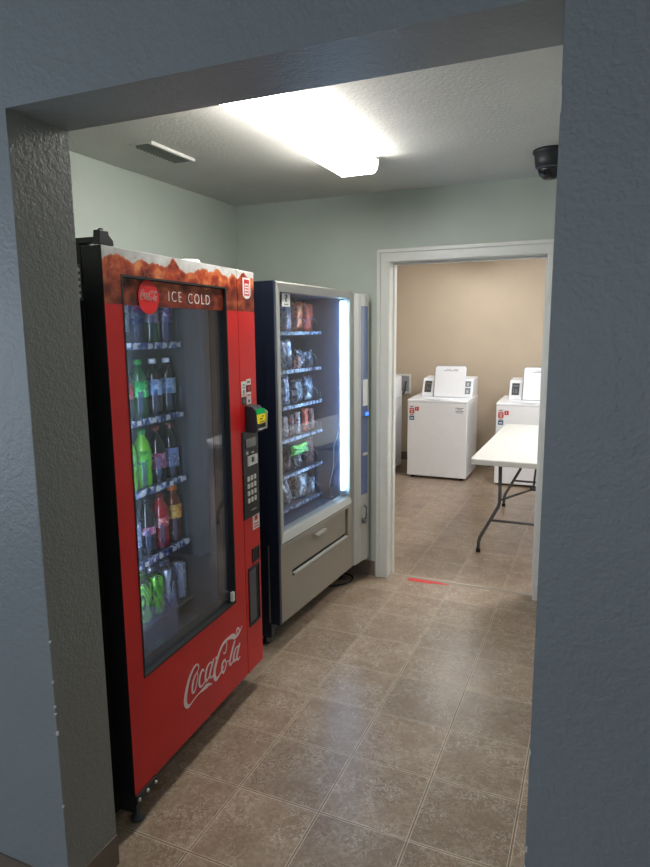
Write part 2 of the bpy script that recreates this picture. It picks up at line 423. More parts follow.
chips(w, [(JL - .001, YF0, .62, .003, .006, 0), (JL - .002, YF0, .60, .004, .004, 0), (JL, YF0, .545, .004, .008, 0), (JL - .001, YF0, .69, .002, .006, 0), (JL, YF0, .80, .0025, .005, 0), (JL + .001, YF0, .135, .002, .007, 0), (JL - .001, YF0, .33, .002, .006, 0),
          (JR + .002, YF0, .62, .003, .010, 0), (JR + .001, YF0, .58, .002, .008, 0), (JR + .002, YF0, .49, .003, .006, 0), (JR + .001, YF0, .40, .002, .006, 0), (JR + .001, YF0, .82, .002, .008, 0), (JR + .001, YF0, 1.93, .0018, .03, 0)], 'paint_chip')
struct(B('wall_left', (XL - .12, XL, YF1, YB, 0, ZC), M['niche_paint']))
struct(B('wall_right', (XRW, XRW + .12, YF1, YB, 0, ZC), M['niche_paint']))
m = MB()
m.box(LX0, DL - .02, YB, YB + .1, 0, ZC); m.box(DR + .02, LX1, YB, YB + .1, 0, ZC); m.box(DL - .02, DR + .02, YB, YB + .1, DZ + .02, ZC)
w = struct(obj('wall_back', m, [M['niche_paint'], M['laundry_paint']]))
for p in w.data.polygons:
    if p.normal.y > .5: p.material_index = 1
struct(B('wall_laundry_back', (LX0 - .1, LX1 + .1, YL, YL + .1, 0, ZC), M['laundry_paint']))
struct(B('wall_laundry_left', (LX0 - .1, LX0, YB, YL, 0, ZC), M['laundry_paint']))
# right laundry wall with a window added to let daylight in
m = MB(); wy0, wy1, wz0, wz1 = 5.0, 6.6, .95, 2.05
m.box(LX1, LX1 + .1, YB, wy0, 0, ZC); m.box(LX1, LX1 + .1, wy1, YL, 0, ZC); m.box(LX1, LX1 + .1, wy0, wy1, 0, wz0); m.box(LX1, LX1 + .1, wy0, wy1, wz1, ZC)
struct(obj('wall_laundry_right', m, M['laundry_paint']))
m = MB(); m.box(LX1 - .01, LX1 + .11, wy0, wy1, wz0, wz0 + .04); m.box(LX1 - .01, LX1 + .11, wy0, wy1, wz1 - .04, wz1)
m.box(LX1 - .01, LX1 + .11, wy0, wy0 + .04, wz0 + .04, wz1 - .04); m.box(LX1 - .01, LX1 + .11, wy1 - .04, wy1, wz0 + .04, wz1 - .04); m.box(LX1 + .04, LX1 + .08, 5.78, 5.82, wz0 + .04, wz1 - .04)
struct(obj('window_1', m, M['white_trim']))  # unseen window, added to hold the laundry daylight lamp
# hall behind the camera, glazed on the left; the far-end window is added for light
m = MB(); m.box(-3.3, -3.2, -3.6, -2.4, 0, ZC); m.box(-3.3, -3.2, .4, YF0, 0, ZC); m.box(-3.3, -3.2, -2.4, .4, 0, .7); m.box(-3.3, -3.2, -2.4, .4, 2.1, ZC)
struct(obj('wall_hall_left', m, M['hall_paint']))
struct(B('wall_hall_right', (2.9, 3.0, -3.6, YF0, 0, ZC), M['hall_paint']))
m = MB(); m.box(-3.2, -1.6, -3.6, -3.5, 0, ZC); m.box(1.6, 2.9, -3.6, -3.5, 0, ZC); m.box(-1.6, 1.6, -3.6, -3.5, 0, .5); m.box(-1.6, 1.6, -3.6, -3.5, 2.1, ZC)
struct(obj('wall_hall_rear', m, M['hall_paint']))
for i, bx in ((2, (-3.27, -3.23, -1.03, -.97, .7, 2.1)), (3, (-.03, .03, -3.57, -3.53, .5, 2.1))):
    struct(B('window_%d' % i, bx, M['white_trim']))

# baseboards
bb = .098
struct(B('baseboard_left', (XL, XL + .006, YF1, YB, 0, bb), M['vinyl_base']))
m = MB(); m.box(XL, DL - .085, YB - .006, YB, 0, bb); m.box(DR + .085, XRW, YB - .006, YB, 0, bb)
struct(obj('baseboard_back', m, M['vinyl_base']))
m = MB(); m.prism([(YF0 - .005, 0), (YF0 - .005, bb), (YF1, bb), (YF1, 0)], 'x', JL, JL + .005)
m.box(-3.2, JL + .005, YF0 - .006, YF0, 0, bb); m.box(JR, 2.9, YF0 - .006, YF0, 0, bb)
struct(obj('baseboard_front', m, M['vinyl_base']))
m = MB(); m.box(LX0, LX1, YL - .006, YL, 0, bb); struct(obj('baseboard_laundry', m, M['vinyl_base']))

# door casing, jamb lining and threshold
m = MB(); cw = .072
def casing(y0, y1, s):
    ya, yb = y0 + min(0, s * .006), y1 + max(0, s * .006)
    m.box(DL - cw + .022, DL, y0, y1, 0, DZ); m.box(DR, DR + cw - .022, y0, y1, 0, DZ); m.box(DL - cw + .022, DR + cw - .022, y0, y1, DZ, DZ + cw - .022)
    m.box(DL - cw, DL - cw + .022, ya, yb, 0, DZ + cw - .022); m.box(DR + cw - .022, DR + cw, ya, yb, 0, DZ + cw - .022); m.box(DL - cw, DR + cw, ya, yb, DZ + cw - .022, DZ + cw)
casing(YB - .016, YB, -1); casing(YB + .1, YB + .116, 1)
struct(obj('trim_1', m, M['white_trim'], bevel=.003))
m = MB(); m.box(DL - .02, DL + .004, YB - .012, YB + .112, 0, DZ + .016); m.box(DR - .004, DR + .02, YB - .012, YB + .112, 0, DZ + .016); m.box(DL + .004, DR - .004, YB - .012, YB + .112, DZ - .004, DZ + .016)
m.box(DL + .004, DL + .016, YB + .06, YB + .10, 0, DZ - .004); m.box(DR - .016, DR - .004, YB + .06, YB + .10, 0, DZ - .004); m.box(DL + .016, DR - .016, YB + .06, YB + .10, DZ - .016, DZ - .004)
struct(obj('trim_2', m, M['white_trim'], bevel=.0015))
m = MB(); m.prism([(3.79, 0.0), (3.797, .005), (3.813, .005), (3.82, 0.0)], 'x', DL + .004, DR - .004)
struct(obj('trim_3', m, M['steel_strip']))

# red tape at the threshold
m = MB(); m.prism([(-1.058, 3.742), (-.905, 3.742), (-.902, 3.752), (-.80, 3.757), (-.798, 3.768), (-.872, 3.786), (-1.062, 3.786)], 'z', .0002, .0012)
tag(obj('floor_tape', m, M['tape']), 'red tape strip on the floor at the laundry doorway threshold', 'tape')

# ------------------------------------------------------------------ soda machine
RA = Vector((-1.283, 1.41, 0)); RZ = math.atan2(.9988, -.0498)
red = thing('soda_vending_machine', 'tall red glass-front soda vending machine with cola and ice picture on top', 'vending machine', RA, RZ)
W, ZB, ZT, DP = .923, .12, 1.822, .86
CX = .776   # seam between door and control column
m = MB()    # cabinet shell
m.box(0.004, .035, .075, DP, .07, ZT + .008); m.box(W - .035, W - .004, .075, DP, .07, ZT + .008); m.box(.035, W - .035, DP - .03, DP, .07, ZT + .008)
m.box(.035, W - .035, .075, DP - .03, ZT - .03, ZT + .008); m.box(.035, W - .035, .075, DP - .03, .07, .11)
obj('cabinet', m, M['black'], red, .003)
m = MB()    # inner liner
ui0, ui1, di1, zi0, zi1 = .045, .695, .70, .405, 1.77
m.box(ui0, ui0 + .008, .08, di1, zi0, zi1); m.box(ui1 - .008, ui1, .08, di1, zi0, zi1); m.box(ui0, ui1, di1, di1 + .01, zi0, zi1)
m.box(ui0, ui1, .08, di1, zi1 - .01, zi1); m.box(ui0, ui1, .08, di1, zi0 - .01, zi0)
obj('liner', m, M['dark_int'], red)
m = MB(); ring(m, 0, CX, ZB, ZT, .078, .690, .486, 1.747, 0, .07)
dr = obj('door', m, [M['cola'], M['black']], red, .003)
for p in dr.data.polygons:
    if p.normal.x < -.5 and p.center.x < .01: p.material_index = 1
m = MB(); ring(m, .077, .6905, .485, 1.748, .084, .684, .491, 1.742, -.001, .072)
obj('gasket', m, M['rubber'], red)
B('glass', (.084, .684, .018, .024, .492, 1.742), M['red_glass'], red)
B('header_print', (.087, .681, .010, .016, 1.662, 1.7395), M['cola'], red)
dr = B('control_column', (CX + .003, W, 0, .07, ZB, ZT), [M['cola'], M['black']], red, .003)
for p in dr.data.polygons:
    if p.normal.x > .5: p.material_index = 1
# lettering
LOGO = [[(0.3772,0.3438,0.0034),(0.3913,0.3515,0.0048),(0.3909,0.3661,0.0062),(0.3795,0.3738,0.0055),(0.3584,0.3691,0.0088),(0.3352,0.3515,0.0132),(0.3136,0.323,0.0163),(0.3006,0.2921,0.0188),(0.2985,0.2656,0.0188),(0.3127,0.2464,0.0144),(0.3328,0.2452,0.006),(0.3591,0.2515,0.0034),(0.3894,0.2546,0.0042),(0.4179,0.2543,0.0114),(0.4383,0.2543,0.0175),(0.4572,0.2518,0.0118),(0.4807,0.2405,0.003)],
[(0.3772,0.3438,0.0041),(0.36,0.3315,0.0095),(0.3465,0.3087,0.0114),(0.3447,0.2859,0.01),(0.3559,0.2774,0.0061),(0.3704,0.2931,0.0055),(0.3795,0.3142,0.0055),(0.3841,0.3357,0.0055),(0.3772,0.3438,0.0041)],
[(0.4275,0.3211,0.0071),(0.4191,0.3336,0.005),(0.4046,0.3246,0.0105),(0.3923,0.3028,0.0118),(0.395,0.2788,0.0091),(0.41,0.273,0.0049),(0.4353,0.2789,0.0043)],
[(0.4869,0.3277,0.0052),(0.4646,0.3326,0.0059),(0.4444,0.3165,0.0116),(0.4348,0.2926,0.0115),(0.4414,0.2751,0.0087),(0.4594,0.2814,0.0059),(0.4797,0.3066,0.0052),(0.4869,0.3277,0.0052)],
[(0.5006,0.3356,0.0076),(0.4808,0.3105,0.0105),(0.4662,0.2867,0.0104),(0.4731,0.2702,0.0074),(0.4895,0.2717,0.0038)],
[(0.5733,0.3223,0.0048),(0.5877,0.3151,0.0065),(0.6005,0.3345,0.0057),(0.5994,0.3585,0.0049),(0.5835,0.3569,0.004)],
[(0.6737,0.3402,0.0191),(0.6515,0.3556,0.0222),(0.6202,0.3626,0.0133),(0.5848,0.3633,0.0097),(0.5535,0.3486,0.0111),(0.528,0.3224,0.014),(0.5077,0.2962,0.0169),(0.4992,0.2687,0.0183),(0.5091,0.244,0.0154),(0.531,0.2444,0.0078),(0.5522,0.2539,0.0047),(0.5721,0.2667,0.0048)],
[(0.6737,0.3402,0.0121),(0.6878,0.3411,0.0079),(0.7073,0.3498,0.0053),(0.7009,0.3688,0.0062),(0.6856,0.3663,0.0061),(0.6882,0.3468,0.0061)],
[(0.6924,0.3399,0.0052),(0.712,0.3476,0.0035),(0.7304,0.3649,0.0027)],
[(0.5118,0.3307,0.0076),(0.5235,0.3302,0.0062)],
[(0.5825,0.2905,0.0065),(0.5627,0.2811,0.012),(0.5578,0.2603,0.012),(0.5669,0.2404,0.0096),(0.5814,0.2477,0.0065),(0.5915,0.266,0.0057),(0.5825,0.2905,0.0065)],
[(0.5919,0.2728,0.0041),(0.614,0.2685,0.0033)],
[(0.6683,0.3298,0.0086),(0.6502,0.3074,0.0119),(0.6301,0.2793,0.0118),(0.6176,0.2547,0.0117),(0.6277,0.2431,0.0076),(0.6464,0.2492,0.0042)],
[(0.6961,0.2919,0.0062),(0.6733,0.2911,0.0069),(0.6553,0.2712,0.0129),(0.6537,0.2469,0.012),(0.6703,0.244,0.0069),(0.6904,0.263,0.0061),(0.6961,0.2919,0.0062)],
[(0.7089,0.2988,0.008),(0.691,0.2725,0.0114),(0.6781,0.2474,0.0113),(0.6886,0.2336,0.0079),(0.7081,0.2393,0.0036)]]
m = MB(); strokes(m, LOGO, lambda x, z: (x, z), -.0012, .0005, .98)
obj('script_logo', m, M['logo_white'], red)
m = MB(); m.lathe([(.052, 0), (.052, .002)], 40, mat=Matrix.Translation((.215, .009, 1.689)) @ Matrix.Rotation(PI / 2, 4, 'X'), smooth=False)
disc = obj('round_emblem', m, M['disc_red'], red)
m = MB(); k = .19; strokes(m, LOGO, lambda x, z: (.215 + (x - .512) * k * 1.05, 1.694 + (z - .30) * k * 1.25), .0055, .0072, .27, 4)
obj('script_logo', m, M['white_print'], disc)
text('lettering', 'ICE', .050, M['white_print'], red, (.362, .0095, 1.696), sx=.90, space=1.34, bold=-.0008)
text('lettering', 'COLD', .050, M['white_print'], red, (.513, .0095, 1.694), sx=.90, space=1.34, bold=-.0008)
# small red cup sign top right
m = MB(); q = []
for a in range(0, 181, 20): q.append((.856 + .032 * math.cos(math.radians(a + 180)), 1.732 + .02 * math.sin(math.radians(a + 180))))
q += [(.888, 1.795), (.824, 1.795)]
m.prism(q, 'y', -.0015, .001); s = obj('sign_sticker', m, M['white_print'], red)
m = MB(); m.box(.834, .878, -.002, 0, 1.772, 1.788); m.box(.834, .878, -.002, 0, 1.725, 1.731); m.box(.834, .838, -.002, 0, 1.731, 1.772); m.box(.874, .878, -.002, 0, 1.731, 1.772)
for i in range(3): m.box(.843, .869, -.002, 0, 1.738 + i * .011, 1.743 + i * .011)
obj('red_print', m, M['red_print'], s)
# payment area
B('key_panel', (.778, .915, -.006, .001, .806, 1.178), M['black_plastic'], red, .003)
m = MB(); m.box(.797, .886, -.009, -.005, 1.108, 1.146); obj('display', m, M['dome'], red)
B('coin_slot', (.800, .818, -.010, -.005, 1.080, 1.094), M['zinc'], red, .002)
B('coin_return_lever', (.845, .868, -.010, -.005, 1.080, 1.086), M['zinc'], red, .001)
m = MB(); ring(m, .812, .897, 1.030, 1.072, .842, .868, 1.040, 1.064, -.011, -.004); obj('bill_slot', m, M['button'], red, .001)
for r_ in range(4):
    for c_ in range(3):
        u0 = .806 + c_ * .029; z0 = .966 - r_ * .031
        B('key', (u0, u0 + .017, -.010, -.004, z0, z0 + .020), M['button'], red, .0015)
B('label_plate', (.835, .880, -.008, -.004, .835, .840), M['appliance_grey'], red)
# card reader: dark block, tilted screen towards the customer
m = MB(); m.prism([(0, 1.172), (-.044, 1.172), (-.056, 1.188), (-.050, 1.264), (-.034, 1.280), (0, 1.284)], 'x', .812, .884)
rd = obj('card_reader', m, M['black_plastic'], red, .003)
m = MB(); m.box(.818, .880, -.0575, -.040, 1.248, 1.268); obj('screen', m, M['screen_green'], rd)
m = MB(); m.box(.818, .880, -.0590, -.050, 1.210, 1.246)
obj('screen', m, M['screen_yellow'], rd)
m = MB(); m.box(.826, .874, -.0602, -.058, 1.214, 1.218); m.box(.832, .852, -.0602, -.058, 1.225, 1.231); m.box(.848, .866, -.0602, -.058, 1.236, 1.240)
obj('screen_print', m, M['black_print'], rd)
m = MB(); m.prism([(-.044, 1.180), (-.064, 1.184), (-.068, 1.254), (-.050, 1.266), (-.055, 1.256), (-.058, 1.194)], 'x', .880, .886); m.box(.818, .880, -.062, -.050, 1.184, 1.189)
obj('screen_bezel', m, M['zinc'], rd)
# stickers near the reader
def sticker(name, u0, u1, z0, z1, mat, lines=(), lm='black_print', d=-.0012):
    o = B(name, (u0, u1, d, .0005, z0, z1), M[mat], red)
    if lines:
        mb = MB()
        for a, b, c, e in lines: mb.box(u0 + (u1 - u0) * a, u0 + (u1 - u0) * b, d - .0006, d + .0002, z0 + (z1 - z0) * c, z0 + (z1 - z0) * e)
        obj('sticker_print', mb, M[lm], o)
    return o
sticker('sticker', .789, .826, 1.321, 1.383, 'white_paper', [(.3, .7, .72, .82), (.25, .75, .55, .62), (.35, .65, .2, .42), (.2, .8, .08, .14)], 'grey_print')
sticker('sticker', .831, .869, 1.366, 1.390, 'white_paper', [(.2, .8, .3, .7)], 'grey_print')
sticker('sticker', .831, .870, 1.338, 1.364, 'black_print', [(.25, .75, .2, .8)], 'red_print')
sticker('sticker', .831, .870, 1.314, 1.336, 'white_paper', [(.1, .9, .3, .55)], 'red_print')
sticker('sticker', .831, .870, 1.287, 1.312, 'white_paper', [(.3, .7, .25, .75)], 'blue_print')
sticker('sticker', .790, .826, 1.288, 1.318, 'black_print', [(.3, .72, .25, .75)], 'grey_print')
sticker('sticker', .856, .918, .742, .826, 'white_paper', [(.15, .85, .86, .92), (.3, .7, .45, .7), (.15, .85, .24, .30), (.15, .85, .1, .16)], 'red_print')
# corner sticker on the glass
sticker('glass_sticker', .666, .683, .497, .535, 'white_paper', [(.1, .6, .5, .65), (.3, .9, .2, .35)], 'black_print', .012)
# coin return cup and change window
m = MB(); ring(m, .842, .906, .601, .663, .848, .900, .607, .657, -.004, .002); m.box(.848, .900, -.001, .002, .607, .657, 1)
obj('coin_cup', m, [M['black_plastic'], M['rubber']], red)
m = MB(); ring(m, .801, .902, .325, .588, .808, .895, .333, .580, -.004, .002); ff = m.box(.808, .895, -.0008, .002, .333, .580, 1)
rt = obj('return_door_frame', m, [M['black_plastic'], M['rubber']], red)
B('return_flap', (.808, .868, -.003, 0, .340, .574), M['hose'], rt, .001)
# top hinge, hinge plate, side label, cap on top
m = MB(); m.prism([(-.006, 1.824), (.056, 1.824), (.054, 1.838), (.036, 1.852), (.036, 1.862), (-.002, 1.862), (-.004, 1.85)], 'y', .000, .022)
m.box(.0, .034, .022, .30, 1.828, 1.844); m.lathe([(.008, 1.86), (.008, 1.866), (.004, 1.868)], 16, .016, .011)
obj('top_hinge', m, M['black_plastic'], red, .002)
m = MB(); m.box(-.0012, .005, .076, .090, 1.672, 1.772); sl = obj('side_label', m, M['grey_print'], red)
m = MB()
for i in range(5): m.box(-.0018, .002, .078, .088, 1.680 + i * .018, 1.690 + i * .018)
obj('label_print', m, M['white_paper'], sl)
# foot bracket and levelling feet
m = MB(); m.box(.004, .112, -.003, .10, .086, .1185); m.box(.006, .034, .004, .09, .052, .086)
fb = obj('hinge_bracket', m, M['black_plastic'], red, .002)
for u in (.014, .058, .100):
    m = MB(); m.lathe([(.0065, 0), (.0065, .003), (.003, .006)], 14, mat=Matrix.Translation((u, -.003, .101)) @ Matrix.Rotation(PI / 2, 4, 'X'))
    obj('screw', m, M['zinc'], fb)
for u in (.044, W - .045):
    for d_ in (.032 if u < .1 else .16, DP - .08):
        m = MB(); m.lathe([(.022, 0), (.022, .008), (.009, .014), (.009, .09 if d_ > .1 else .07)], 18, u, d_)
        obj('foot', m, M['hose'], red)
B('base_skirt', (.010, .040, .09, DP - .05, .028, .072), M['black'], red)
# shelves
SD = .20
rows = [1.533, 1.262, 1.004, .740, .492]         # shelf surface heights
cols = [.640, .551, .462, .373, .284, .195, .106]
for i, zs in enumerate(rows):
    m = MB(); m.box(ui0 + .01, ui1 - .01, SD, .66, zs - .012, zs - .002)
    sh = obj('shelf', m, M['dark_int'], red)
    if i == 4: continue
    m = MB(); m.box(ui0 + .01, ui1 - .032, SD - .012, SD, zs - .011, zs + .013)
    rl = obj('price_rail', m, M['rail'], sh, .002)
    for u in cols: B('price_tag', (u - .012, u + .010, SD - .0135, SD - .011, zs - .007, zs + .009), M['white_paper'], rl)
    for u in [.684] + [c - .0445 for c in cols[:-1]]:
        m = MB(); n = 5
        for q0 in (-.011, .006): m.box(u + q0, u + q0 + .006, SD + .008, SD + .012, zs + .036, zs + .110)
        m.box(u - .011, u + .012, SD + .012, SD + .0135, zs + .0, zs + .108)
        obj('bottle_guard', m, M['clear'], sh)
m = MB(); m.box(.09, .102, 0.055, .070, .60, 1.72); obj('cabinet_light', m, M['led_soft'], red)
# delivery cup in front of the can row
m = MB(); m.box(.262, .372, .062, .064, .470, .635); m.box(.262, .264, .064, .13, .470, .635); m.box(.370, .372, .064, .13, .470, .635); m.box(.262, .372, .062, .13, .466, .470)
obj('delivery_cup', m, M['clear_cup'], red)

def at_red(u, d, z): return RA + Matrix.Rotation(RZ, 4, 'Z') @ Vector((u, d, z))

# ---- bottles: one mesh set per look
def bottle(label, u, d, z, liq, cap, lab, h=.222, r=.0335, lz=(.085, .145), clear=0, group='bottles in the soda machine', shape=0):
    t = thing('drink_bottle', label, 'bottle', at_red(u, d, z), RZ + random.uniform(-.5, .5), group)
    k = h / .222; m = MB()
    if shape == 0:
        prof = [(.020, 0), (.031, .004), (r, .018), (r, .05), (r * .95, .075), (r, .088), (r, .142), (r * .93, .158), (.024, .178), (.0135, .196), (.0125, .206), (.0125, .212)]
    else:
        prof = [(.022, 0), (r, .006), (r, .04), (r * .93, .046), (r, .052), (r, .15), (r * .97, .162), (.026, .180), (.017, .192), (.0165, .205), (.0165, .212)]
    m.lathe([(a, b * k) for a, b in prof], 22); obj('bottle_body', m, liq, t)
    m = MB(); m.lathe([(r + .0006, lz[0] * k), (r + .0006, lz[1] * k)], 22)
    m.lathe([(r - .004, lz[0] * k), (r + .0006, lz[0] * k)], 22); m.lathe([(r + .0006, lz[1] * k), (r - .004, lz[1] * k)], 22)
    obj('bottle_label', m, lab, t)
    cr = .0145 if shape == 0 else .019
    m = MB(); m.lathe([(cr, .204 * k), (cr, .219 * k), (cr - .0015, .222 * k)], 20); obj('bottle_cap', m, cap, t)
    return t
cap_white = plain('white_cap', rgb(222, 226, 240), .4); cap_green = plain('green_cap', rgb(30, 150, 60), .4); cap_red = plain('dull_red_cap', rgb(110, 40, 44), .4)
cap_orange = plain('orange_cap', rgb(226, 110, 40), .4); cap_black = plain('dark_cap', rgb(30, 30, 40), .4)
L_clear = liquid('clear_water_plastic', rgb(120, 140, 170), .45); L_dark = liquid('dark_cola_plastic', rgb(22, 14, 16)); L_green = liquid('green_soda_plastic', rgb(40, 150, 40), .0)
L_lime = liquid('lime_green_plastic', rgb(110, 200, 30)); L_dkgreen = liquid('dark_green_plastic', rgb(20, 90, 40)); L_purple = liquid('purple_plastic', rgb(60, 26, 110)); L_red = liquid('red_punch_plastic', rgb(180, 24, 36))
L_tea = liquid('amber_tea_plastic', rgb(120, 48, 20)); L_blue = liquid('dark_blue_plastic', rgb(26, 34, 66), .2)
P_white = print_mat('white_blue_label', [rgb(210, 220, 240), rgb(190, 204, 232), rgb(80, 100, 160)], 45); P_blue = print_mat('dark_blue_label', [rgb(40, 52, 110), rgb(86, 104, 170), rgb(150, 165, 210)], 45)
P_pink = print_mat('pale_pink_label', [rgb(206, 204, 220), rgb(190, 150, 175), rgb(90, 150, 110)], 45); P_violet = print_mat('white_violet_label', [rgb(214, 206, 232), rgb(150, 110, 190), rgb(90, 50, 150)], 45)
P_green = print_mat('bright_green_label', [rgb(20, 160, 70), rgb(60, 215, 110), rgb(180, 250, 190)], 40); P_sky = print_mat('pale_sky_label', [rgb(130, 168, 225), rgb(170, 200, 240), rgb(225, 235, 250)], 40)
P_red = print_mat('red_label', [rgb(190, 24, 34), rgb(210, 60, 66), rgb(236, 210, 214)], 45); P_lime = print_mat('lime_label', [rgb(60, 170, 40), rgb(110, 215, 60), rgb(30, 110, 50)], 40)
P_dred = print_mat('purple_red_label', [rgb(130, 40, 80), rgb(180, 90, 130), rgb(220, 200, 225)], 45); P_yel = print_mat('yellow_label', [rgb(196, 80, 30), rgb(240, 176, 70), rgb(250, 220, 150)], 40)
P_silver = print_mat('blue_silver_label', [rgb(150, 170, 220), rgb(110, 120, 180), rgb(230, 236, 250)], 40)
bd = SD + .050
R1, R2, R3, R4, R5 = rows
bottle('clear water bottle with white label at left end of top shelf, soda machine', cols[3], bd, R1, L_clear, cap_white, P_white, lz=(.05, .15))
bottle('dark blue bottle second from left on top shelf of red machine', cols[2], bd, R1, L_blue, cap_black, P_blue, lz=(.08, .15))
bottle('green bottle with pale pink label on top shelf of red machine', cols[1], bd, R1, L_dkgreen, cap_green, P_pink, lz=(.085, .16))
bottle('purple grape bottle with white violet label, right end of top shelf', cols[0], bd, R1, L_purple, cap_white, P_violet, lz=(.085, .16))
bottle('dark cola bottle with red label at left of second shelf, beside green-capped bottle', cols[3], bd, R2, L_dark, cap_red, P_red)
bottle('green-capped bottle with bright green label on second shelf of red machine', cols[2], bd, R2, L_dkgreen, cap_green, P_green)
bottle('white-capped bottle with pale blue label, second shelf, right of green one', cols[1], bd, R2, L_dark, cap_white, P_sky)
bottle('white-capped bottle with pale blue label at right end of second shelf', cols[0], bd, R2, L_dark, cap_white, P_sky)
bottle('lime green bottle partly behind door frame, left of third shelf', cols[3], bd, R3, L_lime, cap_green, P_lime)
bottle('lime green bottle with green cap in full view on third shelf', cols[2], bd, R3, L_lime, cap_green, P_lime)
bottle('dark cola bottle with purplish red label on third shelf', cols[1], bd, R3, L_dark, cap_red, P_dred, lz=(.06, .12))
bottle('dark cola bottle with blue and silver label, right end of third shelf', cols[0], bd, R3, L_dark, cap_red, P_silver, lz=(.05, .125))
bottle('brightly lit clear bottle with silver blue label, left of fourth shelf', cols[3], bd, R4, L_clear, cap_white, P_silver, lz=(.06, .15))
bottle('dark bottle with small red label on fourth shelf of red machine', cols[2], bd, R4, L_dark, cap_black, P_dred, lz=(.085, .115))
bottle('red fruit punch bottle on fourth shelf of red machine', cols[1], bd, R4, L_red, cap_red, P_red, lz=(.09, .13), shape=1)
bottle('amber tea bottle with yellow label and orange cap, right end of fourth shelf', cols[0], bd, R4, L_tea, cap_orange, P_yel, h=.232, shape=1, lz=(.095, .15))
# ---- tall cans
def can_proto(body_mat):
    m = MB(); m.lathe([(.020, .004), (.024, 0), (.028, .006), (.033, .014), (.033, .138), (.0285, .150), (.0275, .153), (.0265, .155)], 26)
    b = m.mesh('can_body', body_mat)
    m = MB(); m.lathe([(.0272, .153), (.0272, .1555), (.0255, .1555), (.0245, .151), (.0, .151)], 26); l = m.mesh('can_lid', M['chrome'])
    m = MB(); m.prism([(-.004, -.006), (.004, -.006), (.006, .004), (.003, .012), (-.003, .012), (-.006, .004)], 'z', .1515, .1530); tb = m.mesh('pull_tab', M['dark_slot'])
    return b, l, tb
can_g = can_proto(print_mat('green_black_can_print', [rgb(20, 70, 20), rgb(80, 200, 50), rgb(150, 240, 90), rgb(20, 50, 30)], 30, .3, .35, (1, 1, .3)))
can_s = can_proto(print_mat('silver_can_print', [rgb(110, 125, 160), rgb(190, 204, 235), rgb(225, 232, 250), rgb(70, 80, 110)], 28, .28, .5, (1, 1, .3)))
def can(label, u, d, kind):
    t = thing('drink_can', label, 'can', at_red(u, d, R5), RZ + random.uniform(-2, 2), 'tall cans on the lowest shelf of the soda machine')
    b, l, tb = kind; link('can_body', b, t); lo = link('can_lid', l, t); link('pull_tab', tb, lo)
cd = SD + .045
can('silver tall can at right end of the front row, bottom shelf', .650, cd, can_s)
can('silver tall can in front row beside the green cans', .569, cd, can_s)
can('green tall can in front row next to the silver cans', .490, cd, can_g)
can('green tall can in front row nearest the door frame', .412, cd, can_g)
can('silver tall can standing behind the right end front can', .650, cd + .078, can_s)
can('silver tall can in second row behind second silver can', .569, cd + .078, can_s)
can('green tall can in second row behind green and silver cans', .490, cd + .078, can_g)
can('green tall can in second row behind the leftmost green can', .412, cd + .078, can_g)
# cap lying on top of the machine
m = MB(); m.lathe([(.040, 0), (.040, .008), (.036, .014), (.0, .015)], 28)
o = obj('round_cap', m, M['white_print']); o.location = at_red(.60, .10, ZT + .008)
tag(o, 'small pale round cap lying on top of the red soda machine', 'cap')

# ------------------------------------------------------------------ snack machine
SA = Vector((-1.389, 2.605, 0)); SZ = math.atan2(.9988, .0484)
sn = thing('snack_vending_machine', 'silver framed snack vending machine with lit glass front and taupe lower panel', 'vending machine', SA, SZ)
SW, SB, ST, SDP = .888, .14, 1.812, .74
CE = 1.073
m = MB(); m.box(0.006, .034, .05, SDP, .06, ST); m.box(CE - .03, CE, .09, SDP, .06, ST); m.box(.034, CE - .03, SDP - .03, SDP, .06, ST); m.box(.034, CE - .03, .09, SDP - .03, ST - .03, ST); m.box(.034, CE - .03, .09, SDP - .03, .06, .10)
obj('cabinet', m, M['navy'], sn, .003)
B('cabinet_edge', (0, .022, -.006, .05, SB, ST), M['navy'], sn, .003)
m = MB(); m.box(.045, .051, .07, .60, .56, 1.78); m.box(.868, .874, .07, .60, .56, 1.78); m.box(.045, .874, .60, .61, .56, 1.78); m.box(.045, .874, .07, .60, 1.772, 1.78); m.box(.045, .874, .07, .60, .55, .56)
obj('liner', m, M['navy_int'], sn)
m = MB()        # bevelled silver frame
o4 = [(.018, .545), (SW, .545), (SW, ST), (.018, ST)]; i4 = [(.070, .590), (.870, .590), (.870, 1.766), (.070, 1.766)]
v = [(x, .07, z) for x, z in o4] + [(x, 0, z) for x, z in o4] + [(x + sx * .008, -.008, z + sz * .008) for (x, z), (sx, sz) in zip(o4, ((1, 1), (-1, 1), (-1, -1), (1, -1)))] + [(x, .004, z) for x, z in i4] + [(x, .07, z) for x, z in i4]
f = []
for k in range(4):
    n = (k + 1) % 4
    for a in range(4): f.append((a * 4 + k, a * 4 + n, a * 4 + 4 + n, a * 4 + 4 + k))
    f.append((16 + k, 16 + n, n, k))
m.add(v, f); obj('glass_frame', m, M['silver'], sn)
B('glass', (.062, .878, .026, .031, .582, 1.774), M['snack_glass'], sn)
